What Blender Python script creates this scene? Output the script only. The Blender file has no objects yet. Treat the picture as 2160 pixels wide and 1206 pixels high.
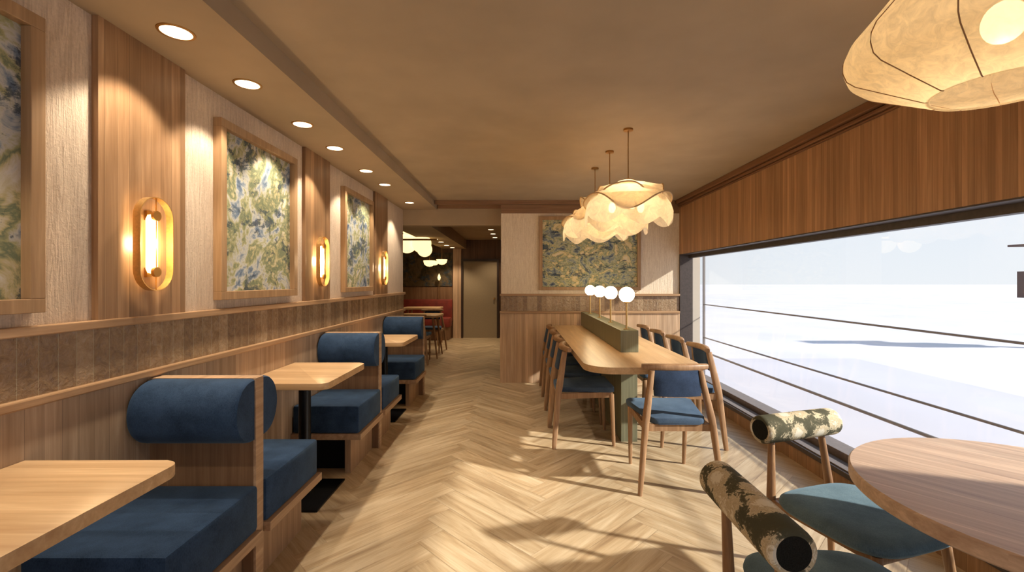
import bpy, bmesh, math, random
from mathutils import Vector, Matrix
random.seed(7)
SC = bpy.context.scene
PI = math.pi
# ------------------------------------------------------------------ camera, sky, sun, exposure
F = 950.0
cam = bpy.data.objects.new('camera', bpy.data.cameras.new('camera'))
SC.collection.objects.link(cam)
cam.location = (0, 0, 1.35); cam.rotation_euler = (PI/2, 0, 0)
cam.data.sensor_width = 36.0; cam.data.lens = 36.0*F/2160
cam.data.shift_x = -12/2160; cam.data.shift_y = -9/2160
cam.data.clip_start = 0.02; cam.data.clip_end = 900
SC.camera = cam
W = bpy.data.worlds.new('sky'); SC.world = W; W.use_nodes = True
_n = W.node_tree.nodes; _l = W.node_tree.links
bg = _n['Background']; bg.inputs[1].default_value = 0.95
_tc = _n.new('ShaderNodeTexCoord'); _sp = _n.new('ShaderNodeSeparateXYZ'); _rp = _n.new('ShaderNodeValToRGB')
_l.new(_tc.outputs['Generated'], _sp.inputs[0]); _l.new(_sp.outputs[2], _rp.inputs[0]); _l.new(_rp.outputs[0], bg.inputs[0])
_rp.color_ramp.elements[0].position = 0.0; _rp.color_ramp.elements[0].color = (.96, 1.01, 1.06, 1)
_rp.color_ramp.elements[1].position = 0.6; _rp.color_ramp.elements[1].color = (.62, .80, 1.05, 1)
sun = bpy.data.objects.new('sun', bpy.data.lights.new('sun', 'SUN')); SC.collection.objects.link(sun)
sun.data.energy = 7.8; sun.data.angle = math.radians(1.7); sun.data.color = (1.0, .96, .87)
sun.rotation_euler = Vector((-1, .36, -.60)).to_track_quat('-Z', 'Y').to_euler()
SC.view_settings.view_transform = 'Standard'; SC.view_settings.look = 'None'
SC.view_settings.gamma = 1.0; SC.view_settings.exposure = 0.0; SC.view_settings.use_curve_mapping = False

# room dimensions
XL, XR, XE = -1.59, 2.17, -1.115
ZC, ZS = 2.44, 2.345
YP, YB, Y0 = 6.05, 6.24, -1.3
YK = 10.87
# ------------------------------------------------------------------ materials
def srgb(c):
    return tuple((v/255/12.92 if v/255 <= .04045 else ((v/255+.055)/1.055)**2.4) for v in c) + (1.0,)
class G:
    def __init__(s, name, rough=.5, spec=.5):
        s.m = bpy.data.materials.new(name); s.m.use_nodes = True
        s.t = s.m.node_tree; s.b = s.t.nodes['Principled BSDF']
        s.b.inputs['Roughness'].default_value = rough
        s.b.inputs['Specular IOR Level'].default_value = spec
    def n(s, typ, **kw):
        nd = s.t.nodes.new('ShaderNode'+typ)
        for k, v in kw.items():
            if hasattr(nd, k): setattr(nd, k, v)
        return nd
    def l(s, a, b): s.t.links.new(a, b)
    def coord(s, kind='Object'): return s.n('TexCoord').outputs[kind]
    def mapping(s, vec, sc=(1, 1, 1), loc=(0, 0, 0)):
        m = s.n('Mapping'); m.inputs['Scale'].default_value = sc; m.inputs['Location'].default_value = loc
        s.l(vec, m.inputs['Vector']); return m.outputs[0]
    def noise(s, vec, scale=5, detail=4, rough=.5, dist=0):
        nd = s.n('TexNoise'); s.l(vec, nd.inputs['Vector'])
        nd.inputs['Scale'].default_value = scale; nd.inputs['Detail'].default_value = detail
        nd.inputs['Roughness'].default_value = rough; nd.inputs['Distortion'].default_value = dist
        return nd.outputs['Fac']
    def ramp(s, fac, stops, interp='LINEAR'):
        r = s.n('ValToRGB'); s.l(fac, r.inputs[0]); cr = r.color_ramp; cr.interpolation = interp
        while len(cr.elements) < len(stops): cr.elements.new(.5)
        for e, (p, c) in zip(cr.elements, stops):
            e.position = p; e.color = c if isinstance(c, tuple) else (c, c, c, 1)
        return r.outputs[0]
    def math(s, op, a, b=None, c=None):
        m = s.n('Math'); m.operation = op
        for i, v in enumerate((a, b, c)):
            if v is None: continue
            if isinstance(v, (int, float)): m.inputs[i].default_value = v
            else: s.l(v, m.inputs[i])
        return m.outputs[0]
    def mix(s, fac, a, b, mode='MIX'):
        m = s.n('Mix'); m.data_type = 'RGBA'; m.blend_type = mode
        for i, v in ((0, fac), (6, a), (7, b)):
            if isinstance(v, (int, float)): m.inputs[i].default_value = v
            elif isinstance(v, tuple): m.inputs[i].default_value = v
            else: s.l(v, m.inputs[i])
        return m.outputs[2]
    def bump(s, h, strength=.3, dist=.002):
        b = s.n('Bump'); b.inputs['Strength'].default_value = strength; b.inputs['Distance'].default_value = dist
        s.l(h, b.inputs['Height']); s.l(b.outputs[0], s.b.inputs['Normal'])
    def color(s, c):
        if isinstance(c, tuple): s.b.inputs['Base Color'].default_value = c
        else: s.l(c, s.b.inputs['Base Color'])
        return s.m

def wood(name, dark, light, grain='z', rough=.45, plank=None, groove=0.0, kn=1.0, var=.35, tight=1.0):
    """grain: axis the grain runs along; plank=(axis, width) gives each board its own tone"""
    ds = lambda c: tuple(v*.80+.20*(.35*c[0]+.5*c[1]+.15*c[2]) for v in c)
    dark, light = ds(dark), ds(light)
    g = G(name, rough, .35); co = g.coord()
    sc = {'x': (1.2, 26, 26), 'y': (26, 1.2, 26), 'z': (26, 26, 1.2)}[grain]
    sc = tuple(v*(tight if v > 2 else 1) for v in sc)
    vec = g.mapping(co, sc)
    fac = None
    if plank:
        sep = g.n('SeparateXYZ'); g.l(co, sep.inputs[0]); ax = 'xyz'.index(plank[0])
        q = g.math('DIVIDE', sep.outputs[ax], plank[1]); idx = g.math('FLOOR', q); fr = g.math('FRACT', q)
        wn = g.n('TexWhiteNoise'); wn.noise_dimensions = '1D'; g.l(idx, wn.inputs['W'])
        off = g.n('CombineXYZ'); off_v = g.math('MULTIPLY', wn.outputs['Value'], 40)
        for k in range(3): g.l(off_v, off.inputs[k])
        va = g.n('VectorMath'); va.operation = 'ADD'; g.l(vec, va.inputs[0]); g.l(off.outputs[0], va.inputs[1]); vec = va.outputs[0]
    n1 = g.noise(vec, 1.0, 6, .62, .6*kn)
    n2 = g.noise(g.mapping(co, tuple(v*5 if v > 2 else v*3 for v in sc)), 1.0, 3, .6)
    f = g.math('ADD', g.math('MULTIPLY', n1, .78), g.math('MULTIPLY', n2, .22))
    base = g.ramp(f, [(.30, srgb(dark)), (.52, srgb(tuple((a+b)/2 for a, b in zip(dark, light)))), (.70, srgb(light))])
    if plank:
        tone = g.math('MULTIPLY_ADD', wn.outputs['Value'], var, 1-var*.6)
        cmb = g.n('CombineColor')
        for k in range(3): g.l(tone, cmb.inputs[k])
        base = g.mix(1.0, base, cmb.outputs[0], 'MULTIPLY')
        if groove:
            gr = g.math('LESS_THAN', fr, groove)
            base = g.mix(g.math('MULTIPLY', gr, .45), base, srgb(tuple(v*.5 for v in dark)))
    g.bump(f, .12, .0015)
    return g.color(base)

def plain(name, c, rough=.5, metal=0, spec=.5, noise=0, nscale=40, bump=0):
    g = G(name, rough, spec); g.b.inputs['Metallic'].default_value = metal
    nn = g.noise(g.coord(), nscale, 4)
    k = noise
    c2 = tuple(v*(1-k) for v in c); c3 = tuple(min(255, v*(1+k)) for v in c)
    if bump: g.bump(nn, bump, .002)
    return g.color(g.ramp(nn, [(.3, srgb(c2)), (.7, srgb(c3))]))

def emit(name, c, strength):
    g = G(name); g.b.inputs['Emission Color'].default_value = srgb(c); g.b.inputs['Emission Strength'].default_value = strength
    return g.color(srgb(c))

M = {}
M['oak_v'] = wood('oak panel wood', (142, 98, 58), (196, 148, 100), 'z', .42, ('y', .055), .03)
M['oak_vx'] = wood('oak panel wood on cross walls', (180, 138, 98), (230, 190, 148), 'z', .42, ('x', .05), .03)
M['oak_wains'] = wood('oak wainscot boards', (164, 130, 96), (214, 180, 144), 'z', .45, ('y', .06), .03)
M['walnut'] = wood('reddish wood valance boards', (158, 106, 64), (206, 150, 98), 'z', .42, ('y', .031), .05, var=.34)
M['frame'] = wood('oak picture frame wood', (150, 108, 66), (196, 152, 102), 'z', .45)
M['trim_y'] = wood('oak rail wood', (156, 112, 70), (206, 160, 112), 'y', .4)
M['trim_x'] = wood('oak rail wood cross', (150, 108, 68), (198, 152, 104), 'x', .4)
M['crown'] = wood('brown crown moulding wood', (112, 68, 38), (150, 98, 58), 'y', .45)
M['crown_x'] = wood('brown crown moulding wood cross', (126, 86, 54), (164, 118, 78), 'x', .45)
M['tabletop'] = wood('light oak table top', (190, 142, 90), (232, 190, 136), 'x', .33, ('y', .09), .0, var=.12, tight=.7)
M['long_top'] = wood('light oak long table top', (192, 146, 92), (234, 192, 138), 'y', .3, ('x', .1), .0, var=.12, tight=.7)
M['round_top'] = wood('striped oak round table top', (172, 130, 98), (234, 196, 158), 'x', .35, ('y', .07), .0, var=.14, tight=.9)
M['chair'] = wood('chair beech wood', (140, 98, 62), (192, 146, 100), 'z', .42, tight=1.2)
M['chair_dark'] = wood('warm chair leg wood', (128, 84, 48), (180, 132, 84), 'z', .42, tight=1.2)
M['booth'] = wood('booth oak panelling', (146, 108, 74), (200, 160, 120), 'z', .45, ('y', .06), .0, var=.12)
M['booth_x'] = wood('booth oak back panelling', (126, 86, 54), (170, 124, 82), 'z', .45, ('x', .06), .0, var=.15)
M['booth_rail'] = wood('booth oak rail', (160, 120, 84), (210, 170, 128), 'y', .42)
M['green'] = wood('green stained oak', (104, 104, 78), (144, 142, 108), 'z', .5, ('x', .03), .0, var=.15, tight=2)
M['ceil'] = plain('tan painted ceiling', (170, 152, 128), .85, noise=.03, nscale=3, spec=.2)
M['soffit'] = plain('warm brown painted soffit', (166, 146, 120), .85, noise=.03, nscale=3, spec=.2)
M['black'] = plain('black metal', (26, 26, 28), .35, .6, noise=.1)
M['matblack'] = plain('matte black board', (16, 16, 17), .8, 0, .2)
M['brass'] = plain('brushed brass', (214, 176, 112), .34, .85, noise=.05, nscale=90)
M['brass_dull'] = plain('dull brass', (168, 124, 66), .4, .8)
M['darkframe'] = plain('dark brown window frame', (72, 62, 58), .5, .1, noise=.08)
M['greyframe'] = plain('grey brown aluminium', (124, 112, 106), .4, .3, noise=.05)
M['reveal'] = plain('pale stone reveal', (196, 184, 168), .8)
M['outground'] = plain('pale outdoor ground', (200, 197, 202), .95, spec=.1, noise=.03, nscale=.4)
M['shade_terrace'] = plain('pale grey terrace slab', (188, 186, 194), .95, spec=.1, noise=.02, nscale=.6)  # slightly darker than the ground, shade put into the colour
M['rail_metal'] = plain('grey railing metal', (128, 122, 120), .5, .2)
M['sign'] = plain('dark brown kiosk board', (84, 62, 56), .6)
M['red'] = plain('red leatherette', (128, 46, 34), .45, noise=.12, nscale=6)
M['doorpaint'] = plain('taupe painted door', (150, 132, 104), .6, noise=.02)
M['darktrim'] = plain('dark brown door trim', (52, 34, 22), .5)
M['brownwall'] = wood('dark brown wall boards', (92, 58, 32), (134, 90, 54), 'z', .5, ('x', .12), .02)
M['capend'] = plain('black bolster end fabric', (34, 33, 30), .95, spec=.1, noise=.2, nscale=300, bump=.2)
M['bulb'] = emit('warm bulb glass', (255, 226, 170), 14)
M['globe'] = emit('opal globe glass', (255, 232, 184), 16)
M['globe_far'] = emit('opal globe glass in back room', (255, 222, 158), 1.7)
M['lens'] = emit('downlight lens', (255, 232, 188), 5.0)
M['tube'] = emit('frosted lamp tube', (255, 222, 150), 6.5)

def fabric(name, c1, c2):
    g = G(name, .92, .15); co = g.coord()
    a = g.noise(co, 9, 5, .65); b = g.noise(g.mapping(co, (1, 1, .4)), 320, 2, .6)
    f = g.math('ADD', g.math('MULTIPLY', a, .6), g.math('MULTIPLY', b, .4))
    g.b.inputs['Sheen Weight'].default_value = .35; g.b.inputs['Sheen Roughness'].default_value = .4
    g.b.inputs['Sheen Tint'].default_value = srgb((150, 180, 200))
    g.bump(b, .35, .0012)
    return g.color(g.ramp(f, [(.32, srgb(c1)), (.66, srgb(c2))]))
M['blue'] = fabric('blue booth velvet', (30, 46, 68), (56, 78, 108))
M['blue_seat'] = fabric('blue seat fabric', (52, 68, 90), (82, 100, 122))
M['blue_back'] = fabric('navy backrest fabric', (34, 44, 62), (52, 66, 90))
M['teal_seat'] = fabric('teal grey seat fabric', (78, 98, 110), (112, 134, 142))

def floral():
    g = G('leafy floral bolster fabric', .9, .15); co = g.coord()
    wob = g.n('TexNoise'); g.l(co, wob.inputs['Vector']); wob.inputs['Scale'].default_value = 30; wob.inputs['Detail'].default_value = 3
    va = g.n('VectorMath'); va.operation = 'MULTIPLY_ADD'; g.l(wob.outputs['Color'], va.inputs[0]); va.inputs[1].default_value = (.035,)*3; g.l(co, va.inputs[2])
    vo = g.n('TexVoronoi'); g.l(va.outputs[0], vo.inputs['Vector']); vo.inputs['Scale'].default_value = 12; vo.inputs['Randomness'].default_value = .9
    n = g.noise(co, 60, 5, .7, 1.5); n0 = g.noise(co, 5, 2)
    d = g.math('ADD', vo.outputs['Distance'], g.math('MULTIPLY', g.math('SUBTRACT', n, .5), .9))
    d = g.math('ADD', d, g.math('MULTIPLY', g.math('SUBTRACT', n0, .5), .5))
    base = g.ramp(d, [(.22, srgb((222, 214, 194))), (.36, srgb((180, 162, 130))), (.51, srgb((208, 194, 164))), (.57, srgb((96, 92, 74))), (.72, srgb((80, 78, 62)))])
    g.bump(g.noise(co, 300, 2), .3, .001)
    return g.color(base)
M['floral'] = floral()

def paper(name, c, tight, trans=.55):
    g = G(name, .8, .2); co = g.coord()
    n = g.noise(co, tight, 6, .7, 1.0)
    col = g.ramp(n, [(.35, srgb(tuple(v*.88 for v in c))), (.65, srgb(c))])
    g.bump(n, .25, .003); g.color(col)
    tr = g.n('BsdfTranslucent'); g.l(col, tr.inputs[0]); mx = g.n('MixShader'); mx.inputs[0].default_value = trans
    out = g.t.nodes['Material Output']
    g.l(g.b.outputs[0], mx.inputs[1]); g.l(tr.outputs[0], mx.inputs[2])
    tp = g.n('BsdfTransparent'); m2 = g.n('MixShader'); m2.inputs[0].default_value = .07       # thin, slightly see-through sheet
    g.l(mx.outputs[0], m2.inputs[1]); g.l(tp.outputs[0], m2.inputs[2]); g.l(m2.outputs[0], out.inputs[0])
    return g.m
M['paper'] = paper('cream handmade paper', (250, 230, 190), 28, .5)
M['veil'] = paper('cream felted veil', (252, 236, 206), 20, .62)
M['rib'] = plain('tan shade rib', (150, 110, 70), .6)
M['veilrib'] = plain('tan veil seam', (204, 170, 124), .8)

def glass():
    g = G('clear window glass'); out = g.t.nodes['Material Output']
    tr = g.n('BsdfTransparent'); gl = g.n('BsdfGlossy'); gl.inputs['Roughness'].default_value = .01
    lw = g.n('LayerWeight'); lw.inputs['Blend'].default_value = .5; mx = g.n('MixShader')
    fr = g.math('MULTIPLY_ADD', g.math('POWER', lw.outputs['Facing'], 5.0), .6, .03)
    g.l(fr, mx.inputs[0]); g.l(tr.outputs[0], mx.inputs[1]); g.l(gl.outputs[0], mx.inputs[2]); g.l(mx.outputs[0], out.inputs[0])
    return g.m
M['glass'] = glass()

def wallpaper(name, axis):
    g = G(name, .85, .2); co = g.coord()
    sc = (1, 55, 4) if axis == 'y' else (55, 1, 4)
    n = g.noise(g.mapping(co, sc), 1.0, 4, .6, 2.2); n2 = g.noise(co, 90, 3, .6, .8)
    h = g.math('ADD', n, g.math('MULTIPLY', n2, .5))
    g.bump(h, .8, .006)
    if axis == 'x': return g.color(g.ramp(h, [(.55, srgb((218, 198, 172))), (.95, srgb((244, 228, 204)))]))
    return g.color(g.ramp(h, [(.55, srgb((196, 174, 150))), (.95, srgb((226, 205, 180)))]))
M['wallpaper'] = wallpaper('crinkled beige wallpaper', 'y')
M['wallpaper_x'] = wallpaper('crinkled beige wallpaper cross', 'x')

def tiles(name, ax, width):
    g = G(name, .18, .6); co = g.coord()
    sep = g.n('SeparateXYZ'); g.l(co, sep.inputs[0])
    q = g.math('DIVIDE', sep.outputs[ax], width); idx = g.math('FLOOR', q); fr = g.math('FRACT', q)
    wn = g.n('TexWhiteNoise'); wn.noise_dimensions = '1D'; g.l(idx, wn.inputs['W'])
    n = g.noise(co, 26, 6, .65, .8)
    f = g.math('ADD', g.math('MULTIPLY', n, .7), g.math('MULTIPLY', wn.outputs['Value'], .3))
    col = g.ramp(f, [(.3, srgb((124, 98, 72))), (.5, srgb((150, 122, 90))), (.72, srgb((182, 156, 124)))])
    edge = g.math('LESS_THAN', fr, .035)
    col = g.mix(edge, col, srgb((166, 150, 120)))
    h = g.math('MULTIPLY_ADD', edge, -.6, g.noise(co, 34, 5, .6, .5))
    g.bump(h, .8, .011); g.l(g.math('MULTIPLY_ADD', edge, .5, .2), g.b.inputs['Roughness'])
    return g.color(col)
M['tile'] = tiles('glazed bronze tiles', 1, .0645)
M['tile_x'] = tiles('glazed bronze tiles cross', 0, .0645)

def art(name, scale, off, ramp=None, stretch=(1, 1, 1)):
    g = G(name, .6, .3); co = g.mapping(g.coord(), stretch, off)
    big = g.noise(co, scale, 3, .55, 2.2); fine = g.noise(co, scale*3.4, 8, .72, 1.2); tree = g.noise(g.mapping(co, (1, 1, 1.4), (3, 7, 1)), scale*1.7, 9, .78, .3)
    f = g.math('ADD', g.math('MULTIPLY', big, .62), g.math('MULTIPLY', fine, .38))
    st = ramp or [(.34, srgb((52, 66, 96))), (.41, srgb((120, 136, 152))), (.46, srgb((196, 194, 184))), (.50, srgb((168, 164, 120))), (.54, srgb((112, 124, 98))), (.58, srgb((190, 178, 132))), (.64, srgb((214, 208, 196))), (.72, srgb((96, 116, 146)))]
    col = g.ramp(f, st)
    mask = g.ramp(tree, [(.535, 0.0), (.575, 1.0)])
    col = g.mix(g.math('MULTIPLY', mask, .85), col, g.ramp(fine, [(.35, srgb((34, 44, 66))), (.6, srgb((66, 84, 92)))]))
    g.bump(fine, .2, .002)
    return g.color(col)
M['art1'] = art('swirling landscape canvas in blue and green', 2.0, (0, 0, .3))
M['art2'] = art('landscape canvas in slate and olive', 2.6, (4, 2, 1))
M['art3'] = art('landscape canvas in grey green and cream', 2.6, (9, 5, 2))
M['art4'] = art('wide landscape canvas with clouds of trees', 3.1, (1, 8, 5), [(.36, srgb((60, 70, 96))), (.44, srgb((132, 142, 140))), (.48, srgb((196, 188, 146))), (.52, srgb((120, 134, 112))), (.56, srgb((212, 192, 136))), (.66, srgb((226, 214, 186))), (.74, srgb((126, 140, 140)))], (.7, 1, 1.5))
M['mural'] = art('dim cloudy mural', 2.2, (2, 2, 2), [(.3, srgb((40, 34, 24))), (.45, srgb((74, 66, 48))), (.55, srgb((110, 92, 66))), (.7, srgb((84, 66, 46)))])

def herring_mat():
    g = G('light oak herringbone planks', .33, .4)
    uv = g.n('UVMap'); uv.uv_map = 'grain'
    at = g.n('Attribute'); at.attribute_name = 'tone'
    vec = g.mapping(uv.outputs[0], (1.3, 13, 1))
    n1 = g.noise(vec, 1.0, 6, .62, .9); n2 = g.noise(g.mapping(uv.outputs[0], (5, 110, 1)), 1.0, 3, .6)
    f = g.math('ADD', g.math('MULTIPLY', n1, .8), g.math('MULTIPLY', n2, .2))
    col = g.ramp(f, [(.28, srgb((140, 114, 84))), (.46, srgb((180, 155, 120))), (.66, srgb((210, 189, 156)))])
    t = g.math('MULTIPLY_ADD', at.outputs['Fac'], .20, .86); cm = g.n('CombineColor')
    for k in range(3): g.l(t, cm.inputs[k])
    col = g.mix(1.0, col, cm.outputs[0], 'MULTIPLY')
    g.bump(f, .08, .001); return g.color(col)
M['herring'] = herring_mat()

# ------------------------------------------------------------------ geometry helpers
def new_bm(): return bmesh.new()
def box(bm, x0, x1, y0, y1, z0, z1, r=0, seg=2):
    res = bmesh.ops.create_cube(bm, size=1)
    vs = res['verts']
    for v in vs:
        v.co = Vector(((x0+x1)/2+v.co.x*(x1-x0), (y0+y1)/2+v.co.y*(y1-y0), (z0+z1)/2+v.co.z*(z1-z0)))
    if r:
        es = list({e for v in vs for e in v.link_edges})
        bmesh.ops.bevel(bm, geom=es, offset=r, segments=seg, profile=.5, affect='EDGES')
    return bm
def cyl(bm, p0, p1, r0, r1=None, n=20, caps=True):
    r1 = r0 if r1 is None else r1
    p0, p1 = Vector(p0), Vector(p1); d = p1-p0; L = d.length
    mat = Matrix.Translation((p0+p1)/2) @ d.to_track_quat('Z', 'Y').to_matrix().to_4x4()
    bmesh.ops.create_cone(bm, cap_ends=caps, segments=n, radius1=max(r0, 1e-5), radius2=max(r1, 1e-5), depth=L, matrix=mat)
    return bm
def lathe(bm, prof, c=(0, 0, 0), n=32, close=False):
    rings = []
    for r, z in prof:
        if r < 1e-6: rings.append([bm.verts.new((c[0], c[1], c[2]+z))])
        else: rings.append([bm.verts.new((c[0]+r*math.cos(2*PI*k/n), c[1]+r*math.sin(2*PI*k/n), c[2]+z)) for k in range(n)])
    for a, b in zip(rings, rings[1:]):
        for k in range(n):
            k2 = (k+1) % n
            if len(a) == 1 and len(b) == 1: continue
            if len(a) == 1: bm.faces.new((a[0], b[k2], b[k]))
            elif len(b) == 1: bm.faces.new((a[k], a[k2], b[0]))
            else: bm.faces.new((a[k], a[k2], b[k2], b[k]))
    return bm
def sphere(bm, c, r, n=32, sz=1.0):
    bmesh.ops.create_uvsphere(bm, u_segments=n, v_segments=n//2, radius=r, matrix=Matrix.Translation(c) @ Matrix.Diagonal((1, 1, sz, 1)))
    return bm
def sweep(bm, pts, sect, up=None, caps=True):
    """sect: function(i, t) -> list of (u, v) offsets; frames from tangent and up"""
    up = Vector(up or (0, 0, 1)); pts = [Vector(p) for p in pts]; rings = []
    for i, p in enumerate(pts):
        t = (pts[min(i+1, len(pts)-1)]-pts[max(i-1, 0)]).normalized()
        s = t.cross(up).normalized(); u = s.cross(t).normalized()
        rings.append([bm.verts.new(p+s*a+u*b) for a, b in sect(i, i/(len(pts)-1))])
    m = len(rings[0])
    for a, b in zip(rings, rings[1:]):
        for k in range(m): bm.faces.new((a[k], a[(k+1) % m], b[(k+1) % m], b[k]))
    if caps: bm.faces.new(rings[0][::-1]); bm.faces.new(rings[-1])
    return bm
def tube(bm, pts, r, n=8, closed=False):
    return sweep(bm, pts, lambda i, t: [(r*math.cos(2*PI*k/n), r*math.sin(2*PI*k/n)) for k in range(n)], caps=not closed)
def prism(bm, poly, z0, z1, r=0, seg=3):
    lo = [bm.verts.new((x, y, z0)) for x, y in poly]; hi = [bm.verts.new((x, y, z1)) for x, y in poly]
    n = len(poly); fb = bm.faces.new(lo[::-1]); ft = bm.faces.new(hi)
    for k in range(n): bm.faces.new((lo[k], lo[(k+1) % n], hi[(k+1) % n], hi[k]))
    if r: bmesh.ops.bevel(bm, geom=list(fb.edges)+list(ft.edges), offset=r, segments=seg, profile=.5, affect='EDGES')
    return bm
def rrect(x0, x1, y0, y1, rs, n=8):
    """rounded rectangle, rs = radii for corners (x1,y1),(x0,y1),(x0,y0),(x1,y0)"""
    out = []
    for (cx, cy, a0), r in zip(((x1, y1, 0), (x0, y1, 90), (x0, y0, 180), (x1, y0, 270)), rs):
        sx = -1 if cx == x1 else 1; sy = -1 if cy == y1 else 1
        if r < 1e-5: out.append((cx, cy)); continue
        for k in range(n+1):
            a = math.radians(a0+90*k/n); out.append((cx+sx*r+r*math.cos(a), cy+sy*r+r*math.sin(a)))
    return out
def obj(name, bm, mat, parent=None, smooth=35):
    bmesh.ops.recalc_face_normals(bm, faces=bm.faces[:])
    me = bpy.data.meshes.new(name); bm.to_mesh(me); bm.free()
    me.materials.append(M[mat])
    if smooth:
        me.polygons.foreach_set('use_smooth', [True]*len(me.polygons)); me.set_sharp_from_angle(angle=math.radians(smooth))
    o = bpy.data.objects.new(name, me); SC.collection.objects.link(o)
    if parent: o.parent = parent
    return o
def thing(name, label, cat, loc=(0, 0, 0), rz=0, group=None):
    o = bpy.data.objects.new(name, None); SC.collection.objects.link(o)
    o.empty_display_size = .1; o.location = loc; o.rotation_euler = (0, 0, rz); o['label'] = label; o['category'] = cat
    if group: o['group'] = group
    return o
def tag(o, label, cat, group=None, kind=None):
    o['label'] = label; o['category'] = cat
    if group: o['group'] = group
    if kind: o['kind'] = kind
    return o
def struct(name, bm, mat, parent=None, smooth=0):
    o = obj(name, bm, mat, parent, smooth)
    if not parent: o['kind'] = 'structure'
    return o
def B(x0, x1, y0, y1, z0, z1, r=0): return box(new_bm(), x0, x1, y0, y1, z0, z1, r)
def dup(root, loc=None, rz=None, label=None, group=None):
    r = root.copy(); SC.collection.objects.link(r)
    if loc is not None: r.location = loc
    if rz is not None: r.rotation_euler = (0, 0, rz)
    if label: r['label'] = label
    if group: r['group'] = group
    for ch in list(root.children):
        c = ch.copy(); SC.collection.objects.link(c); c.parent = r
        for g in list(ch.children):
            d = g.copy(); SC.collection.objects.link(d); d.parent = c
    return r
def point_light(name, loc, energy, color, rad, parent=None):
    L = bpy.data.objects.new(name, bpy.data.lights.new(name, 'POINT')); SC.collection.objects.link(L)
    L.data.energy = energy; L.data.color = color; L.data.shadow_soft_size = rad; L.location = loc
    if parent: L.parent = parent
    return L
WARM = (1.0, .80, .58)

# ------------------------------------------------------------------ setting: floor, ceilings, walls
def herringbone(name, X0, X1, Ya, Yb):
    bm = new_bm(); uvl = bm.loops.layers.uv.new('grain'); tl = bm.faces.layers.float.new('tone')
    w, n = .165, 5; L = w*n; g = .0007
    rot = Matrix.Rotation(PI/4, 2)
    R = 16
    for i in range(-120, 120):
        for j in range(-12, 13):
            bx, by = i*w+j*L, i*w-j*L
            for k in (0, 1):
                if k == 0: q = (bx, bx+L, by, by+w)
                else: q = (bx+L, bx+L+w, by+w-L, by+w)
                pts = [rot @ Vector(p) for p in ((q[0]+g, q[2]+g), (q[1]-g, q[2]+g), (q[1]-g, q[3]-g), (q[0]+g, q[3]-g))]
                pts = [p+Vector((.18, 0)) for p in pts]
                xs = [p.x for p in pts]; ys = [p.y for p in pts]
                if max(xs) < X0 or min(xs) > X1 or max(ys) < Ya or min(ys) > Yb: continue
                f = bm.faces.new([bm.verts.new((p.x, p.y, 0)) for p in pts])
                f[tl] = random.random(); ox, oy = random.random()*50, random.random()*50
                uv = ((0, 0), (L, 0), (L, w), (0, w)) if k == 0 else ((0, 0), (0, w), (L, w), (L, 0))
                for lp, c in zip(f.loops, uv): lp[uvl].uv = (c[0]+ox, c[1]+oy)
    for co, no in (((X0, 0, 0), (-1, 0, 0)), ((X1, 0, 0), (1, 0, 0)), ((0, Ya, 0), (0, -1, 0)), ((0, Yb, 0), (0, 1, 0))):
        bmesh.ops.bisect_plane(bm, geom=bm.verts[:]+bm.edges[:]+bm.faces[:], plane_co=co, plane_no=no, clear_outer=True)
    me = bpy.data.meshes.new(name); bm.to_mesh(me); bm.free()
    # per face tone -> face attribute readable by the material
    me.materials.append(M['herring'])
    o = bpy.data.objects.new(name, me); SC.collection.objects.link(o); o['kind'] = 'structure'
    return o
sub = struct('floor', B(-4.1, XR+.3, Y0, YK+.1, -.12, -.002), 'booth')
hb = herringbone('herringbone_planks', -4.1, XR+.1, Y0, YK+.05); hb.parent = sub; del hb['kind']

# ceilings
struct('ceiling', B(XE, XR+.25, Y0, YB, ZC, ZC+.15), 'ceil')
struct('trim_1', B(XL-.2, XE, Y0, YB-.002, ZS, ZC+.15), 'soffit')          # lowered soffit along the left wall
struct('ceiling_passage', B(-4.1, .1, YB+.14, YK+.1, 2.36, 2.5), 'soffit')
struct('trim_2', B(-1.80, -1.236, YB+.141, YK, 2.14, 2.36), 'soffit')      # dropped beam in the passage
struct('trim_3', B(-4.1, -.223, YB, YB+.14, 2.132, 2.59), 'soffit')        # lintel over the opening
struct('trim_4', B(XE+.003, -.225, YB-.02, YB-.001, 2.36, ZC-.001, .004), 'crown_x')
struct('trim_5', B(XE+.003, XR-.07, YP-.035, YP, 2.385, ZC-.001, .004), 'crown_x')
struct('trim_6', B(XE+.004, -.225, YB-.035, YB-.021, 2.405, ZC-.002, .003), 'crown_x')
# crown on the right wall: stepped profile
bm = new_bm(); box(bm, XR-.06, XR+.01, Y0, YP-.04, ZC-.055, ZC-.001, .004); box(bm, XR-.035, XR+.01, Y0, YP-.04, ZC-.085, ZC-.06, .004); box(bm, XR-.018, XR+.01, Y0, YP-.04, ZC-.10, ZC-.088, .003)
struct('trim_7', bm, 'crown')

# left wall
wl = struct('wall_left', B(XL-.2, XL, Y0, YB, 0, ZS), 'wallpaper')
ZL, ZR_ = 1.207, .976
struct('wainscot', B(XL, XL+.012, Y0, YB, 0, ZR_-.03), 'oak_wains', wl)
struct('tile_band', B(XL, XL+.010, Y0, YB, ZR_-.003, ZL-.028), 'tile', wl)
struct('ledge', B(XL, XL+.035, Y0, YB+.012, ZL-.032, ZL, .004), 'trim_y', wl)
struct('dado_rail', B(XL, XL+.03, Y0, YB+.03, ZR_-.032, ZR_, .006), 'trim_y', wl)
for y0, y1 in ((.05, .50), (1.68, 2.12), (3.32, 3.755), (4.95, 5.42)):
    struct('wood_panel', B(XL, XL+.025, y0, y1, ZL, ZS), 'oak_v', wl)

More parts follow.
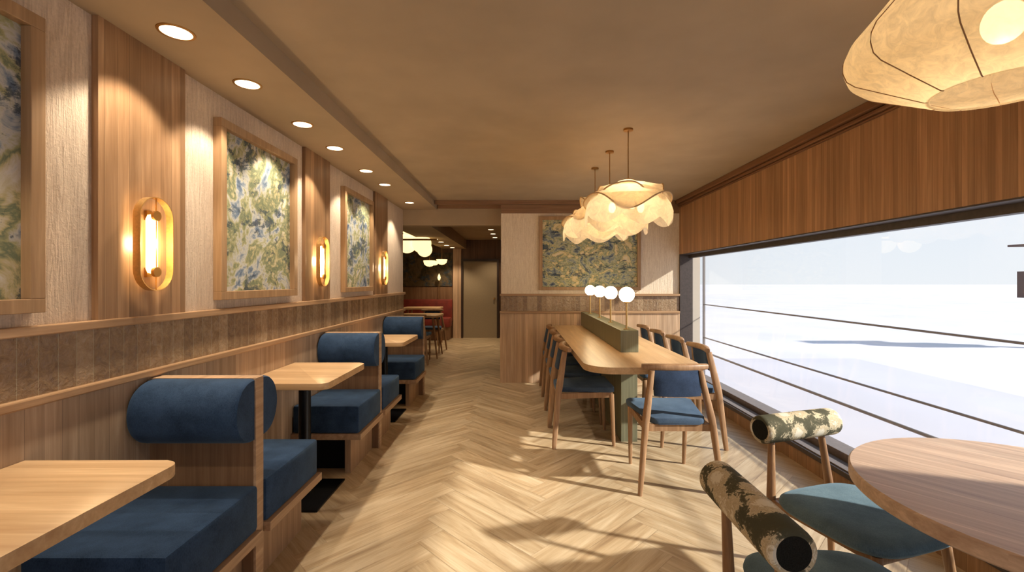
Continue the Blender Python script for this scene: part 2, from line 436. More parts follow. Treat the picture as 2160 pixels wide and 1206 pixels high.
# partition wall at the back right
wp = struct('wall_back', B(-.223, XR+.16, YP, YB+.14, 0, 2.36), 'wallpaper_x')
struct('wall_header', B(-.223, XR+.16, YP+.001, YB+.139, 2.36, ZC+.12), 'crown_x', wp)
struct('plaster_fascia', B(-.222, XR, YP-.008, YP, 2.267, ZC-.06), 'crown_x', wp)
struct('wainscot', B(-.235, XR-.004, YP-.03, YP, 0, .93), 'oak_vx', wp)
struct('tile_band', B(-.225, XR-.004, YP-.018, YP, .95, 1.162), 'tile_x', wp)
struct('ledge', B(-.24, XR-.004, YP-.045, YP, 1.158, 1.188, .004), 'trim_x', wp)
struct('dado_rail', B(-.24, XR-.004, YP-.045, YP, .925, .956, .004), 'trim_x', wp)
struct('wall_passage', B(-.2, -.05, YB+.14, YK, 0, 2.4), 'brownwall')
wk = struct('wall_passage_end', B(-4.1, .1, YK, YK+.15, 0, 2.5), 'brownwall')
struct('wall_passage_left', B(-4.25, -4.1, YB, YK+.15, 0, 2.5), 'brownwall')
struct('wall_return', B(-4.1, XL-.2, YB-.1, YB+.05, 0, 2.5), 'brownwall')
struct('wainscot', B(-4.1, -1.56, YK-.03, YK, 0, 1.22), 'booth_x', wk)
struct('pilaster', B(-1.55, -1.36, YK-.06, YK, 0, 2.14), 'oak_vx', wk)
wrr = struct('wall_rear', B(XL-.2, XR+.3, Y0-.15, Y0, 0, .35), 'wallpaper_x')
struct('wall_over_window', B(XL-.2, XR+.3, Y0-.15, Y0, 2.2, ZC+.15), 'wallpaper_x', wrr)
fill_win = bpy.data.objects.new('fill_window', None); SC.collection.objects.link(fill_win); fill_win['kind'] = 'structure'  # unseen rear window, added to bring fill daylight into the room
for x in (XL-.15, -.30, .95, XR+.05): struct('mullion', B(x-.04, x+.04, Y0-.11, Y0-.04, .35, 2.2), 'darkframe', fill_win)
struct('pane', B(XL-.15, XR+.2, Y0-.08, Y0-.076, .35, 2.2), 'glass', fill_win)
# right wall with the long window
wr = struct('wall_right', B(XR, XR+.16, Y0, YP-.0, 1.717, ZC+.15), 'walnut')
struct('wall_pier', B(XR, XR+.29, Y0, .98, -.0, 1.717), 'walnut', wr)
struct('baseboard_right', B(2.085, XR+.16, 1.0, YP-.035, 0, .108), 'oak_v')
win = bpy.data.objects.new('window_1', None); SC.collection.objects.link(win); win['kind'] = 'structure'
XG = 2.33
struct('window_sill', B(2.07, 2.20, 1.02, YP-.035, .108, .142, .003), 'darkframe', win)
struct('sill_track', B(2.09, 2.14, 1.02, YP-.035, .142, .150), 'greyframe', win)
struct('bottom_frame', B(2.22, 2.36, 1.02, YP+.05, .0, .185, .003), 'greyframe', win)
struct('top_frame', B(2.29, 2.35, 1.02, YP, 1.666, 1.7165), 'darkframe', win)
struct('head_board', B(XR+.004, 2.30, 1.02, YP, 1.709, 1.7165), 'darkframe', win)
struct('jamb', B(XR, XG+.01, YP-.03, YP+.001, .0, 1.7165), 'darkframe', win)
struct('outer_reveal', B(XR+.161, 2.45, YP+.002, YB+.14, -.3, 2.5), 'reveal', win)
struct('pane', B(XG, XG+.004, 1.02, YP, .185, 1.666), 'glass', win)
# door at the end of the passage
dr = struct('door_1', B(-1.31, -.50, YK-.04, YK-.001, 0, 1.84), 'doorpaint')
bm = new_bm(); box(bm, -1.36, -1.31, YK-.07, YK, 0, 1.90); box(bm, -.50, -.45, YK-.07, YK, 0, 1.90); box(bm, -1.31, -.50, YK-.07, YK, 1.84, 1.90)
struct('door_frame', bm, 'darktrim', dr)
obj('door_handle', cyl(new_bm(), (-.56, YK-.09, .95), (-.56, YK-.03, .95), .02, .02, 12), 'brass_dull', dr)

# ------------------------------------------------------------------ outside
gr = struct('terrain_outdoor', B(XR+.45, 320, -60, 262, -.55, -.30), 'outground'); gr['kind'] = 'structure'
gr2 = struct('terrain_behind', B(-40, XR+.44, -60, Y0-.3, -.55, -.30), 'outground')
struct('shade_terrace', B(XR+.3, 6.6, -6, 8.8, -.30, -.15), 'shade_terrace')  # slab outline and tone stand in for the shaded ground outside
rl = thing('terrace_railing', 'thin grey metal railing with horizontal bars outside the window', 'railing', (2.7, 6.53, -.15))
obj('post', B(-.014, .014, -.014, .014, 0, 2.3), 'rail_metal', rl)
for z, r in ((1.021, .008), (.543, .009), (.335, .013)):
    obj('rail', cyl(new_bm(), (0, -.012, z+.15), (0, -6.2, z+.15), r, r, 10), 'rail_metal', rl)
obj('post', B(-.014, .014, -6.22, -6.19, 0, 2.3), 'rail_metal', rl)
ks = thing('kiosk', 'dark brown outdoor kiosk cut off by the right edge of the window view', 'kiosk', (12.6, 10.2, -.3))
obj('counter_box', B(-.35, 1.6, .35, .85, 1.26, 1.90), 'sign', ks)
obj('roof', B(-.55, 1.7, .3, .88, 2.50, 2.55), 'sign', ks)
obj('post', B(1.4, 1.55, .5, .65, 0, 2.50), 'sign', ks)

# ------------------------------------------------------------------ ceiling downlights
def make_downlight(r=.055, energy=15):
    t = thing('recessed_downlight', '', 'ceiling light')
    bm = new_bm(); lathe(bm, [(r*.98, -.0005), (r*1.0, -.004), (r*1.18, -.003), (r*1.2, 0.0)], n=32)
    obj('trim_ring', bm, 'brass_dull', t)
    obj('lens', lathe(new_bm(), [(0, -.0035), (r, -.0025), (r, 0)], n=32), 'lens', t, 0)
    return t
dl = make_downlight()
names = ['nearest the viewer, above the first wood panel', 'second from the viewer', 'third from the viewer', 'fourth from the viewer', 'fifth from the viewer', 'sixth from the viewer', 'farthest, next to the passage opening']
for i, y in enumerate((1.794, 2.267, 2.847, 3.352, 4.04, 4.61, 5.66)):
    o = dl if i == 0 else dup(dl)
    o.location = (-1.36, y, ZS-.0005)
    o['label'] = 'round recessed downlight in the left soffit, '+names[i]; o['group'] = 'downlights in the left soffit'
for i, y in enumerate((-.7, .1, .75)+(1.794, 2.267, 2.847, 3.352, 4.04, 4.61, 5.66)):  # first three: unseen fill beams added behind the view, without fixtures
    L = bpy.data.objects.new('downlight_beam', bpy.data.lights.new('downlight_beam', 'SPOT')); SC.collection.objects.link(L)
    L.data.energy = 38; L.data.color = (1, .87, .70); L.data.spot_size = math.radians(98); L.data.spot_blend = .35; L.data.shadow_soft_size = .03
    L.location = (-1.36, y, ZS-.012)
for i, (x, y) in enumerate(((-.52, 8.72), (-.52, 9.5), (-.52, 10.3))):
    dup(dl, (x, y, 2.3595), 0, 'small recessed downlight in the passage ceiling above the door, '+('nearest', 'middle', 'farthest')[i]+' of the three', 'downlights above the door')
for i, (x, y) in enumerate(((-1.53, 8.34), (-1.52, 8.93), (-1.54, 9.75), (-1.51, 10.4))):
    dup(dl, (x, y, 2.1395), 0, 'small recessed downlight under the passage beam, '+('nearest', 'second', 'third', 'farthest')[i]+' of the four', 'downlights under the passage beam')
for x, y, z in ((-.52, 8.72, 2.35), (-.52, 10.2, 2.35), (-1.52, 9.2, 2.13), (-1.52, 10.3, 2.13)):
    L = bpy.data.objects.new('downlight_beam', bpy.data.lights.new('downlight_beam', 'SPOT')); SC.collection.objects.link(L)
    L.data.energy = 38; L.data.color = (1, .80, .56); L.data.spot_size = math.radians(110); L.data.spot_blend = .6; L.data.shadow_soft_size = .03
    L.location = (x, y, z-.01)

# ------------------------------------------------------------------ framed pictures
def picture(name, label, cx, y0, y1, z0, z1, mat, depth=.045, face=.045):
    """on the left wall, plane x = cx"""
    t = thing(name, label, 'picture', (cx, (y0+y1)/2, z0), 0, 'framed landscape pictures')
    h = z1-z0; w = (y1-y0)/2
    bm = new_bm(); box(bm, 0, depth, -w, w, 0, face, .002); box(bm, 0, depth, -w, w, h-face, h, .002)
    box(bm, 0, depth, -w, -w+face, face, h-face, .002); box(bm, 0, depth, w-face, w, face, h-face, .002)
    obj('frame', bm, 'frame', t, 0)
    obj('canvas', B(0, .012, -w+face, w-face, face, h-face), mat, t, 0)
    return t
picture('framed_picture', 'large framed swirling landscape at the left edge, cut off by the frame of view', XL, .66, 1.475, 1.25, 2.21, 'art1')
picture('framed_picture', 'framed blue and olive landscape between the first and second wall lamps', XL, 2.35, 3.163, 1.254, 2.21, 'art2')
picture('framed_picture', 'framed landscape between the second and third wall lamps', XL, 4.04, 4.84, 1.254, 2.21, 'art3')
t = picture('framed_picture', 'wide framed landscape of tree clouds on the back partition wall behind the pendant lamps', 0, -.678, .678, 1.235, 2.222, 'art4')
t.location = (.965, YP, 1.235); t.rotation_euler = (0, 0, -PI/2)
mu = obj('wall_mural', B(-4.0, -1.58, YK-.02, YK-.001, 1.24, 2.05), 'mural'); tag(mu, 'dim cloudy mural on the back room wall above the red banquette', 'mural')

# ------------------------------------------------------------------ wall sconces
def stadium(w, h, n=14):
    out = []
    for k in range(n+1): a = PI*k/n; out.append((w*math.cos(a), h/2-w+w*math.sin(a)))
    for k in range(n+1): a = PI+PI*k/n; out.append((w*math.cos(a), -h/2+w+w*math.sin(a)))
    return out
def make_sconce():
    t = thing('wall_sconce', '', 'wall lamp', (0, 0, 0), 0, 'brass wall lamps')
    w, h, d = .088, .394, .046
    po = stadium(w, h); pi_ = stadium(w-.003, h-.006); bm = new_bm(); n = len(po)
    A = [[bm.verts.new((x, p[0], p[1])) for p in P] for x, P in ((.016, po), (d, po), (d, pi_), (.016, pi_))]
    for a, b in zip(A, A[1:]+A[:1]):
        for k in range(n): bm.faces.new((a[k], a[(k+1) % n], b[(k+1) % n], b[k]))
    obj('brass_hoop', bm, 'brass', t, 30)
    bm = new_bm(); cyl(bm, (d-.006, 0, -h/2+.002), (d-.006, 0, h/2-.002), .0028, n=8)
    obj('rod', bm, 'brass_dull', t)
    for z in (-.118, .118):
        obj('disc', cyl(new_bm(), (d-.012, 0, z), (d, 0, z), .021, n=24), 'brass_dull', t)
    obj('lamp_tube', lathe(new_bm(), [(0, -.125), (.014, -.121), (.02, -.105), (.02, .105), (.014, .121), (0, .125)], (.021, 0, 0), 20), 'tube', t)
    for z in (-.12, .12): obj('bracket', B(0, .012, -.012, .012, z-.02, z+.02), 'brass_dull', t, 0)
    return t
s0 = make_sconce()
for i, (y, nm) in enumerate(((1.90, 'oval brass wall lamp on the nearest wood panel, beside the large left picture'), (3.55, 'oval brass wall lamp on the middle wood panel'), (5.19, 'oval brass wall lamp on the farthest wood panel near the passage'))):
    o = s0 if i == 0 else dup(s0)
    o.location = (XL+.025, y, 1.509); o['label'] = nm
    point_light('sconce_glow', (XL+.075, y, 1.509), 7.0, (1, .72, .40), .03)

# ------------------------------------------------------------------ booth benches
def half_roll(bm, x0, x1, ysgn, yc, zc, ry, rz, n=24):
    prof = []
    for k in range(n+1):
        a = -PI/2+PI*k/n
        prof.append((ysgn*ry*max(0, math.cos(a))**.85, rz*math.sin(a)))
    prof = prof[1:-1]; prof = [(0, -rz)]+prof+[(0, rz)]
    xs = [(x0, .93), (x0+.012, .985), (x0+.03, 1), (x1-.02, 1), (x1-.006, .985), (x1, .95)]
    rings = [[bm.verts.new((x, yc+p[0]*s, zc+p[1]*s)) for p in prof] for x, s in xs]
    m = len(prof)
    for a, b in zip(rings, rings[1:]):
        for k in range(m): bm.faces.new((a[k], a[(k+1) % m], b[(k+1) % m], b[k]))
    bm.faces.new(rings[0]); bm.faces.new(rings[-1][::-1])
    return bm
def make_booth(y, label, near=True, far=True):
    t = thing('booth_bench', label, 'booth seat', (0, y, 0), 0, 'back-to-back booth benches')
    xw, xf = XL+.013, -1.12; th = .029
    obj('divider_panel', B(xw, xf-.012, -th+.004, th-.004, 0, .930), 'booth_x', t, 0)
    bm = new_bm(); box(bm, xf-.012, xf, -th, th, 0, .938, .002); box(bm, xw, xf-.012, -th, th, .930, .938)
    obj('edge_trim', bm, 'booth_rail', t, 0)
    for s, on in ((-1, near), (1, far)):
        if not on: continue
        D = .54
        obj('backrest_roll', half_roll(new_bm(), xw+.006, xf-.006, s, s*th, .802, .128, .133), 'blue', t, 40)
        ya, yb = sorted((s*(th+.001), s*D))
        obj('seat_cushion', B(xw+.006, -1.107, ya, yb, .291, .483, .016), 'blue', t, 40)
        ya, yb = sorted((s*(th+.001), s*(D+.012)))
        obj('seat_board', B(xw, -1.09, ya, yb, .25, .291, .002), 'booth_rail', t, 0)
        ya, yb = sorted((s*(th+.001), s*(D-.04)))
        obj('plinth_side', B(-1.22, -1.18, ya, yb, 0, .25), 'booth', t, 0)
        ya, yb = sorted((s*(D-.12), s*(D-.14)))
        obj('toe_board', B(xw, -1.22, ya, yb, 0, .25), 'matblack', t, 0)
    return t
make_booth(1.956, 'double booth bench with blue backrest rolls nearest the viewer')
make_booth(3.68, 'double booth bench with blue rolls in the middle of the left row')
make_booth(5.40, 'farthest booth bench with blue backrest roll, near the passage opening', True, False)

def booth_table(yc, label):
    t = thing('booth_table', label, 'table', (0, yc, 0), 0, 'booth tables')
    obj('tabletop', prism(new_bm(), rrect(XL+.014, -1.07, -.33, .33, (.05, 0, 0, .05)), .742, .78, .003, 2), 'tabletop', t, 30)
    obj('column', cyl(new_bm(), (-1.347, 0, .012), (-1.347, 0, .742), .036, n=28), 'black', t)
    obj('base_plate', B(-1.52, -1.175, -.215, .215, .0, .012, .002), 'black', t, 0)
    obj('top_bracket', B(-1.44, -1.25, -.1, .1, .732, .7415), 'black', t, 0)
    return t
booth_table(1.11, 'light oak booth table at the bottom left corner, nearest the viewer')
booth_table(2.85, 'light oak booth table between the nearest and the middle booth benches')
booth_table(4.54, 'light oak booth table between the middle and the farthest booth benches')

# ------------------------------------------------------------------ long communal table
lt = thing('communal_table', 'long light oak table with rounded corners and green pedestal by the window', 'table', (0, 0, 0))
obj('tabletop', prism(new_bm(), rrect(.462, 1.268, 2.99, 5.90, (.05, .05, .2, .2), 12), .735, .78, .004, 2), 'long_top', lt, 30)
obj('pedestal', B(.872, 1.01, 3.80, 5.60, 0, .735, .002), 'green', lt, 0)
pl = obj('green_table_divider', B(.83, .975, 3.634, 5.90, .78, .957, .003), 'green', None, 0)
tag(pl, 'long green wooden box beam on the communal table carrying globe lamps', 'table divider')
def make_globe_lamp():
    t = thing('globe_table_lamp', '', 'table lamp', (0, 0, 0), 0, 'globe lamps on the long table')
    obj('stem', cyl(new_bm(), (0, 0, .006), (0, 0, .222), .0085, n=16), 'brass', t)
    obj('foot', cyl(new_bm(), (0, 0, 0), (0, 0, .006), .026, n=24), 'brass', t)
    obj('cup', lathe(new_bm(), [(0, .218), (.02, .218), (.026, .224), (.026, .228), (0, .228)], n=24), 'brass', t)
    obj('globe', sphere(new_bm(), (0, 0, .286), .064), 'globe', t)
    return t
gl0 = make_globe_lamp()
for i, (y, nm) in enumerate(((3.72, 'nearest'), (4.36, 'second nearest'), (4.94, 'third nearest'), (5.59, 'farthest'))):
    o = gl0 if i == 0 else dup(gl0)
    o.location = (.90, y, .957); o['label'] = 'glowing white globe lamp, '+nm+' of the four on the green beam'

# ------------------------------------------------------------------ dining chairs (local +Y is forward)
def bar(bm, p0, p1, a0, b0, a1, b1, n=12, pw=.6, mid=None):
    """tapered bar with superellipse section; a along x, b along y (for near-vertical bars)"""
    p0, p1 = Vector(p0), Vector(p1); K = 7; rings = []
    for i in range(K+1):
        t = i/K; p = p0.lerp(p1, t)
        if mid is not None: p = p+Vector(mid)*math.sin(PI*t)
        a = a0+(a1-a0)*t; b = b0+(b1-b0)*t
        if i == 0: a *= .86; b *= .86
        ring = []
        for k in range(n):
            th = 2*PI*k/n+PI/n; c, s = math.cos(th), math.sin(th)
            ring.append(bm.verts.new(p+Vector((a*math.copysign(abs(c)**pw, c), b*math.copysign(abs(s)**pw, s), 0))))
        rings.append(ring)
    for r0, r1 in zip(rings, rings[1:]):
        for k in range(n): bm.faces.new((r0[k], r0[(k+1) % n], r1[(k+1) % n], r1[k]))
    bm.faces.new(rings[0][::-1]); bm.faces.new(rings[-1])
    return bm
def arc_pts(xw, y0, bow, z, n=14): return [(-xw+2*xw*k/n, y0-bow*(1-((-1+2*k/n))**2), z) for k in range(n+1)]
def make_chair():
    t = thing('dining_chair', '', 'chair')
    for s in (-1, 1):
        bm = new_bm(); bar(bm, (s*.262, -.262, 0), (s*.215, -.222, .44), .0145, .019, .020, .026); obj_pts = None
        bar(bm, (s*.215, -.222, .44), (s*.158, -.165, .772), .020/.86, .026/.86, .017, .022)
        obj('leg', bm, 'chair', t, 50)
    for s in (-1, 1):
        obj('leg', bar(new_bm(), (s*.198, .235, 0), (s*.205, .215, .43), .0125, .0135, .0175, .019), 'chair', t, 50)
    # seat pad, trapezoid with rounded front
    bm = new_bm(); poly = []
    N = 10
    corners = [(-.165, -.235), (.165, -.235), (.24, .235), (-.24, .235)]
    for i, (x, y) in enumerate(corners):
        px, py = corners[i-1]; nx, ny = corners[(i+1) % 4]; r = .035
        d0 = Vector((px-x, py-y)).normalized(); d1 = Vector((nx-x, ny-y)).normalized()
        a = Vector((x, y))+d0*r; b = Vector((x, y))+d1*r; c = Vector((x, y))
        for k in range(5): u = k/4; q = a*(1-u)**2+c*2*u*(1-u)+b*u*u; poly.append((q.x, q.y))
    prism(bm, poly, .437, .477, .013, 3)
    for v in bm.verts:
        if v.co.z > .45: v.co.z -= .012*(1-min(1, (v.co.x/.22)**2))*(1-min(1, (v.co.y/.25)**2))
        v.co.z += .012*(v.co.y+.235)/.47
    obj('seat', bm, 'blue_seat', t, 50)
    # seat rails
    bm = new_bm()
    for s in (-1, 1):
        sweep(bm, [(s*.212, -.215, .415), (s*.205, .215, .425)], lambda i, tt: [(-.011, -.022), (.011, -.022), (.011, .022), (-.011, .022)])
    sweep(bm, [(-.198, .215, .425), (.198, .215, .425)], lambda i, tt: [(-.011, -.02), (.011, -.02), (.011, .02), (-.011, .02)])
    sweep(bm, [(-.205, -.215, .415), (.205, -.215, .415)], lambda i, tt: [(-.011, -.022), (.011, -.022), (.011, .022), (-.011, .022)])
    obj('seat_frame', bm, 'chair', t, 30)
    # curved top rail
    def sec(i, tt):
        e = 1-.25*abs(2*tt-1)**3
        return [(.025*e*math.copysign(abs(math.cos(a))**.7, math.cos(a)), .0245*e*math.copysign(abs(math.sin(a))**.7, math.sin(a))) for a in [2*PI*k/14 for k in range(14)]]
    pts = arc_pts(.215, -.13, .045, .79)
    obj('top_rail', sweep(new_bm(), pts, sec), 'chair', t, 50)
    # upholstered back pad
    bm = new_bm(); n = 12; rings = []
    for k in range(n+1):
        u = -1+2*k/n; x = .146*u; rings.append([])
        for zz, yy in ((.615, -.022), (.608, 0), (.615, .022), (.70, .030), (.772, .024), (.778, 0), (.772, -.016), (.70, -.018)):
            lean = (zz-.7)*.16
            rings[-1].append(bm.verts.new((x*(1+(.7-zz)*.25), -.185+.02*u*u-.012+yy*(1 if abs(u) < .99 else .7)+lean+.0, zz)))
    for a, b in zip(rings, rings[1:]):
        for k in range(8): bm.faces.new((a[k], a[(k+1) % 8], b[(k+1) % 8], b[k]))
    bm.faces.new(rings[0]); bm.faces.new(rings[-1][::-1])
    obj('backrest', bm, 'blue_back', t, 60)
    return t
ch = make_chair(); ch.location = (1.035, 3.11, 0); ch['group'] = 'dining chairs at the long table'
ch['label'] = 'blue seated wooden chair at the near end of the long table, back to the viewer'
ordn = ('nearest', 'second nearest', 'third nearest', 'farthest')
for i, y in enumerate((3.90, 4.46, 5.02, 5.58)):
    dup(ch, (.555, y, 0), -PI/2, 'wooden dining chair on the aisle side of the long table, %s of the four' % ordn[i])
for i, y in enumerate((3.87, 4.44, 5.0, 5.56)):
    dup(ch, (1.41, y, 0), PI/2, 'wooden dining chair on the window side of the long table, %s of the four' % ordn[i])

# ------------------------------------------------------------------ bolster chairs and round table
def make_bolster_chair():
    t = thing('bolster_chair', '', 'chair', (0, 0, 0), 0, 'chairs with floral bolster backs')
    # seat: rounded pad
    def outline(k, n=48):
        a = 2*PI*k/n; c, s = math.cos(a), math.sin(a); p = .52
        x = .235*math.copysign(abs(c)**p, c); y = .235*math.copysign(abs(s)**p, s)
        x *= 1.03
        return x, y
    bm = new_bm(); n = 48; rings = []
    for f, z in ((.0, .405), (.86, .405), (.97, .415), (1.0, .428), (.985, .442), (.93, .452), (.75, .458), (.4, .456), (0, .455)):
        if f == 0: rings.append([bm.verts.new((0, 0, z))]); continue
        rings.append([bm.verts.new((outline(k)[0]*f, outline(k)[1]*f, z)) for k in range(n)])
    for a, b in zip(rings, rings[1:]):
        for k in range(n):
            k2 = (k+1) % n
            if len(a) == 1: bm.faces.new((a[0], b[k2], b[k]))
            elif len(b) == 1: bm.faces.new((a[k], a[k2], b[0]))
            else: bm.faces.new((a[k], a[k2], b[k2], b[k]))
    obj('seat', bm, 'teal_seat', t, 60)
    yb = -.285
    for s in (-1, 1):
        bm = new_bm(); cyl(bm, (s*.215, -.285, 0), (s*.172, -.262, .40), .0125, .0185, 16); cyl(bm, (s*.172, -.262, .40), (s*.145, yb, .66), .0185, .0135, 16)
        obj('leg', bm, 'chair_dark', t, 50)
        obj('leg', cyl(new_bm(), (s*.205, .225, 0), (s*.175, .175, .405), .0115, .0175, 16), 'chair_dark', t, 50)
    bm = new_bm(); box(bm, -.18, .18, -.262, -.235, .372, .402, .003); box(bm, -.17, .17, .165, .185, .375, .405, .003)
    for s in (-1, 1): box(bm, s*.172-.011, s*.172+.011, -.25, .18, .375, .405, .003)
    obj('seat_frame', bm, 'chair_dark', t, 30)
    r = .06
    bm = new_bm(); prof = [(-.21, r*.72), (-.212, r*.86), (-.206, r*.97), (-.195, r), (-.07, r*1.01), (.07, r*1.01), (.195, r), (.206, r*.97), (.212, r*.86), (.21, r*.72)]
    rings = [[bm.verts.new((x, yb+rr*math.cos(2*PI*k/32), .70+rr*math.sin(2*PI*k/32))) for k in range(32)] for x, rr in prof]
    for a, b in zip(rings, rings[1:]):
        for k in range(32): bm.faces.new((a[k], a[(k+1) % 32], b[(k+1) % 32], b[k]))
    bo = obj('bolster', bm, 'floral', t, 50)
    for s in (-1, 1):
        obj('end_cap', cyl(new_bm(), (s*.198, yb, .70), (s*.2095, yb, .70), r*.74, r*.74, 32), 'capend', bo)
    return t
bc = make_bolster_chair(); bc.location = (1.35, 1.77, 0); bc.rotation_euler = (0, 0, math.radians(-162.5))
bc['label'] = 'chair with sunlit pale floral bolster back beside the window, behind the round table'
dup(bc, (.945, 1.285, 0), -PI/2, 'chair with dark floral bolster back in the foreground at the bottom right')
rt = thing('round_table', 'round striped oak table at the bottom right corner', 'table', (1.53, 1.24, 0), math.radians(-50))
obj('tabletop', lathe(new_bm(), [(0, .705), (.495, .705), (.5, .710), (.5, .745), (.495, .75), (0, .75)], n=96), 'round_top', rt, 40)
obj('pedestal', lathe(new_bm(), [(0, .0), (.24, .0), (.24, .02), (.10, .05), (.07, .12), (.07, .60), (.12, .69), (.16, .7045), (0, .7045)], n=40), 'black', rt, 40)

# ------------------------------------------------------------------ large paper lantern, top right
LX, LY = 1.35, 1.25
pn = thing('paper_lantern', 'large cream paper pendant lantern in the top right corner', 'pendant lamp', (LX, LY, 0))
prof = [(.153, 1.888), (.157, 1.884), (.165, 1.885), (.25, 1.93), (.33, 1.972), (.352, 1.992), (.362, 2.02), (.362, 2.045), (.350, 2.075), (.30, 2.135), (.23, 2.222), (.17, 2.30), (.13, 2.345), (.12, 2.35)]
obj('shade', lathe(new_bm(), prof, n=80), 'paper', pn, 60)
bm = new_bm()
for k in range(11):
    a = 2*PI*k/11+.28
    tube(bm, [((r+.0012)*math.cos(a+.10*math.sin(3*z)), (r+.0012)*math.sin(a+.10*math.sin(3*z)), z) for r, z in prof[1:]], .0017, 6)
obj('ribs', bm, 'rib', pn, 60)
bm = new_bm(); cyl(bm, (0, 0, 2.34), (0, 0, ZC-.012), .005, n=10); cyl(bm, (0, 0, ZC-.02), (0, 0, ZC-.0005), .05, n=28); cyl(bm, (0, 0, 2.343), (0, 0, 2.352), .122, n=40)
obj('hanger', bm, 'brass_dull', pn)
obj('bulb', sphere(new_bm(), (0, 0, 2.07), .048, 24, 1.2), 'bulb', pn)
point_light('lantern_glow', (LX, LY, 1.955), 3.4, (1, .84, .66), .03)

# ------------------------------------------------------------------ wavy veil pendants over the long table
def make_veil():
    t = thing('veil_pendant', '', 'pendant lamp', (0, 0, 0), 0, 'wavy veil pendants')
    def bell(hz, amp, ph, R1, lobes=0, u0=0.0, n=180, m=18):
        bm = new_bm(); rings = []
        ctrl = [(.03, -.012), (.10, -.035), (.19, -.085), (.26, -.13), (.30, -.18), (.315, -.235), (.305, -.30)]
        def P(u):
            q = u*(len(ctrl)-1); i = min(int(q), len(ctrl)-2); f = q-i; a, b = ctrl[i], ctrl[i+1]
            return a[0]+(b[0]-a[0])*f, a[1]+(b[1]-a[1])*f
        umax = min(1, max(.3, next((k/60 for k in range(61) if P(k/60)[1] <= hz), 1)))
        for i in range(m+1):
            u = i/m; ring = []
            for k in range(n):
                a = 2*PI*k/n
                r, z = P(umax*(u0+(1-u0)*u))
                if lobes: w = -abs(math.sin(lobes*a/2+ph))+.35*math.sin(2*a+ph)*.6
                else: w = math.sin(3*a+ph)+.3*math.sin(5*a+ph*2)
                r = r*R1*(1+.045*u*math.sin((lobes or 3)*a+ph+1)+.03*u*math.sin(2*a+ph))
                z += amp*w*u**1.6
                ring.append(bm.verts.new((r*math.cos(a), r*math.sin(a)*.80, z)))
            rings.append(ring)
        for a_, b_ in zip(rings, rings[1:]):
            for k in range(n): bm.faces.new((a_[k], a_[(k+1) % n], b_[(k+1) % n], b_[k]))
        return bm, [v.co.copy() for v in rings[-1]]
    hems = []
    for hz, amp, ph, R1, lb, u0 in ((-.10, .058, .9, 1.06, 0, 0), (-.18, .052, 3.6, 1.02, 0, .40), (-.285, .062, .35, .985, 7, .52)):
        bm, hem = bell(hz, amp, ph, R1, lb, u0); obj('veil', bm, 'veil', t, 80); hems.append(hem)
    bm = new_bm()
    for hem in hems[:2]:
        h = hem+[hem[0]]; tube(bm, h, .0055, 6, True)
    obj('seam', bm, 'veilrib', t, 80)
    obj('cap', lathe(new_bm(), [(0, .004), (.012, .002), (.035, -.008), (.055, -.022), (0, -.02)], n=28), 'brass', t)
    bm = new_bm(); cyl(bm, (0, 0, 0), (0, 0, .345), .0035, n=8)
    obj('cord', bm, 'brass_dull', t)
    obj('canopy', cyl(new_bm(), (0, 0, .339), (0, 0, .3515), .034, n=28), 'brass_dull', t)
    for k in range(3):
        a = 2*PI*k/3+.5
        obj('bulb', sphere(new_bm(), (.12*math.cos(a), .12*math.sin(a), -.20), .026, 16, 1.5), 'bulb', t)
    return t
v0 = make_veil()
for i, (x, y, rz, nm) in enumerate(((.789, 3.216, 0, 'nearest'), (.769, 3.765, PI, 'middle'), (.741, 4.315, 0, 'farthest'))):
    o = v0 if i == 0 else dup(v0)
    o.location = (x, y, 2.088); o.rotation_euler = (0, 0, rz); o['label'] = 'glowing cream wavy pendant lamp, '+nm+' of the three above the long table'
    point_light('veil_glow', (x, y, 1.95), 3.2, WARM, .05)

# ------------------------------------------------------------------ back room
bn = thing('red_banquette', 'red upholstered banquette along the far wall of the back room', 'bench', (0, YK-.031, 0))
obj('base', B(-4.05, -1.60, -.44, -.05, 0, .30), 'booth_x', bn, 0)
obj('seat', B(-4.05, -1.56, -.50, -.16, .30, .52, .03), 'red', bn, 40)
obj('backrest', B(-4.05, -1.56, -.16, -.001, .40, .93, .03), 'red', bn, 40)
fl = thing('candle_lamp', 'thin standing lamp with a small flame shaped bulb behind the red banquette', 'lamp', (-1.88, YK-.10, .93))
obj('stem', cyl(new_bm(), (0, 0, 0), (0, 0, .46), .007, n=10), 'brass_dull', fl)
obj('bulb', lathe(new_bm(), [(0, .44), (.03, .48), (.038, .52), (.025, .57), (0, .62)], n=16), 'globe_far', fl)
cl = thing('globe_chandelier', 'brass bar chandelier with big glowing globes in the back room', 'chandelier', (-2.1, 8.0, 0))
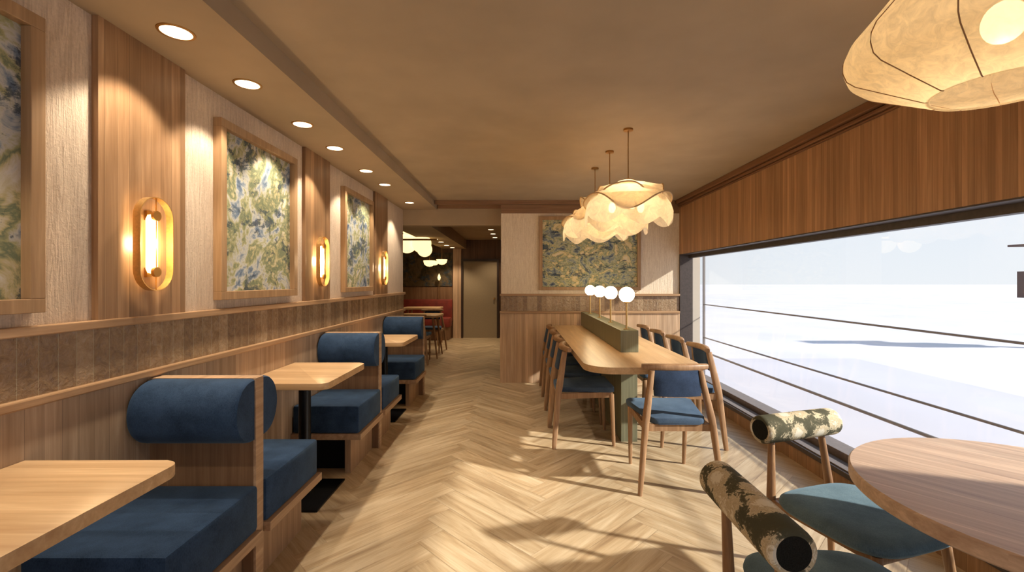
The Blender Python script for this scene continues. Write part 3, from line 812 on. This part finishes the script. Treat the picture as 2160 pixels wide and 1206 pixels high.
obj('bar', cyl(new_bm(), (-.6, -.08, 2.09), (.68, -.08, 2.09), .016, n=16), 'brass_dull', cl)
obj('hanger', cyl(new_bm(), (-.1, -.08, 2.09), (-.1, -.08, 2.36), .01, n=12), 'brass_dull', cl)
for x, y, z, r in ((.37, -.02, 2.04, .175), (.37, .25, 1.95, .14), (.08, .1, 2.05, .18), (.12, .0, 2.26, .09), (-.3, 0, 2.04, .17)):
    obj('globe', sphere(new_bm(), (x, y+.12, z), r), 'globe_far', cl)
bp = thing('bowl_pendant', 'cluster of glowing half bowl pendants above the far tables', 'pendant lamp', (-1.83, 9.6, 0))
for x, y, z, r in ((-.05, 0, 1.80, .13), (.17, .25, 1.84, .12), (.05, .05, 1.79, .09)):
    obj('bowl', lathe(new_bm(), [(0, 0), (r*.98, 0), (r, -.01), (r*.85, -.6*r), (r*.5, -.9*r), (0, -r)], (x, y, z), 28), 'globe_far', bp, 50)
bm = new_bm(); cyl(bm, (-.05, 0, 1.8), (-.05, 0, 2.36), .005, n=8); cyl(bm, (.17, .25, 1.84), (.17, .25, 2.36), .005, n=8)
obj('rod', bm, 'brass_dull', bp)
def leg_table(loc, lx, ly, label, h=.76):
    t = thing('side_table', label, 'table', loc, 0, 'tables in the back room')
    obj('tabletop', prism(new_bm(), rrect(-lx, lx, -ly, ly, (.08,)*4), h-.035, h, .004, 2), 'tabletop', t, 30)
    for sx in (-1, 1):
        for sy in (-1, 1):
            obj('leg', bar(new_bm(), (sx*(lx-.03), sy*(ly-.05), 0), (sx*(lx-.12), sy*(ly-.12), h-.035), .012, .012, .02, .02), 'chair_dark', t, 50)
    return t
leg_table((-1.75, 8.15, 0), .37, .32, 'square wooden table just beyond the left wall end in the back room')
leg_table((-2.05, 9.75, 0), .40, .30, 'wooden table in front of the red banquette', .80)
dup(ch, (-1.72, 7.55, 0), 0, 'blue seated chair beyond the last booth, pushed up to the back room table', 'chairs in the back room')
dup(ch, (-1.68, 8.72, 0), PI, 'chair on the far side of the back room table', 'chairs in the back room')
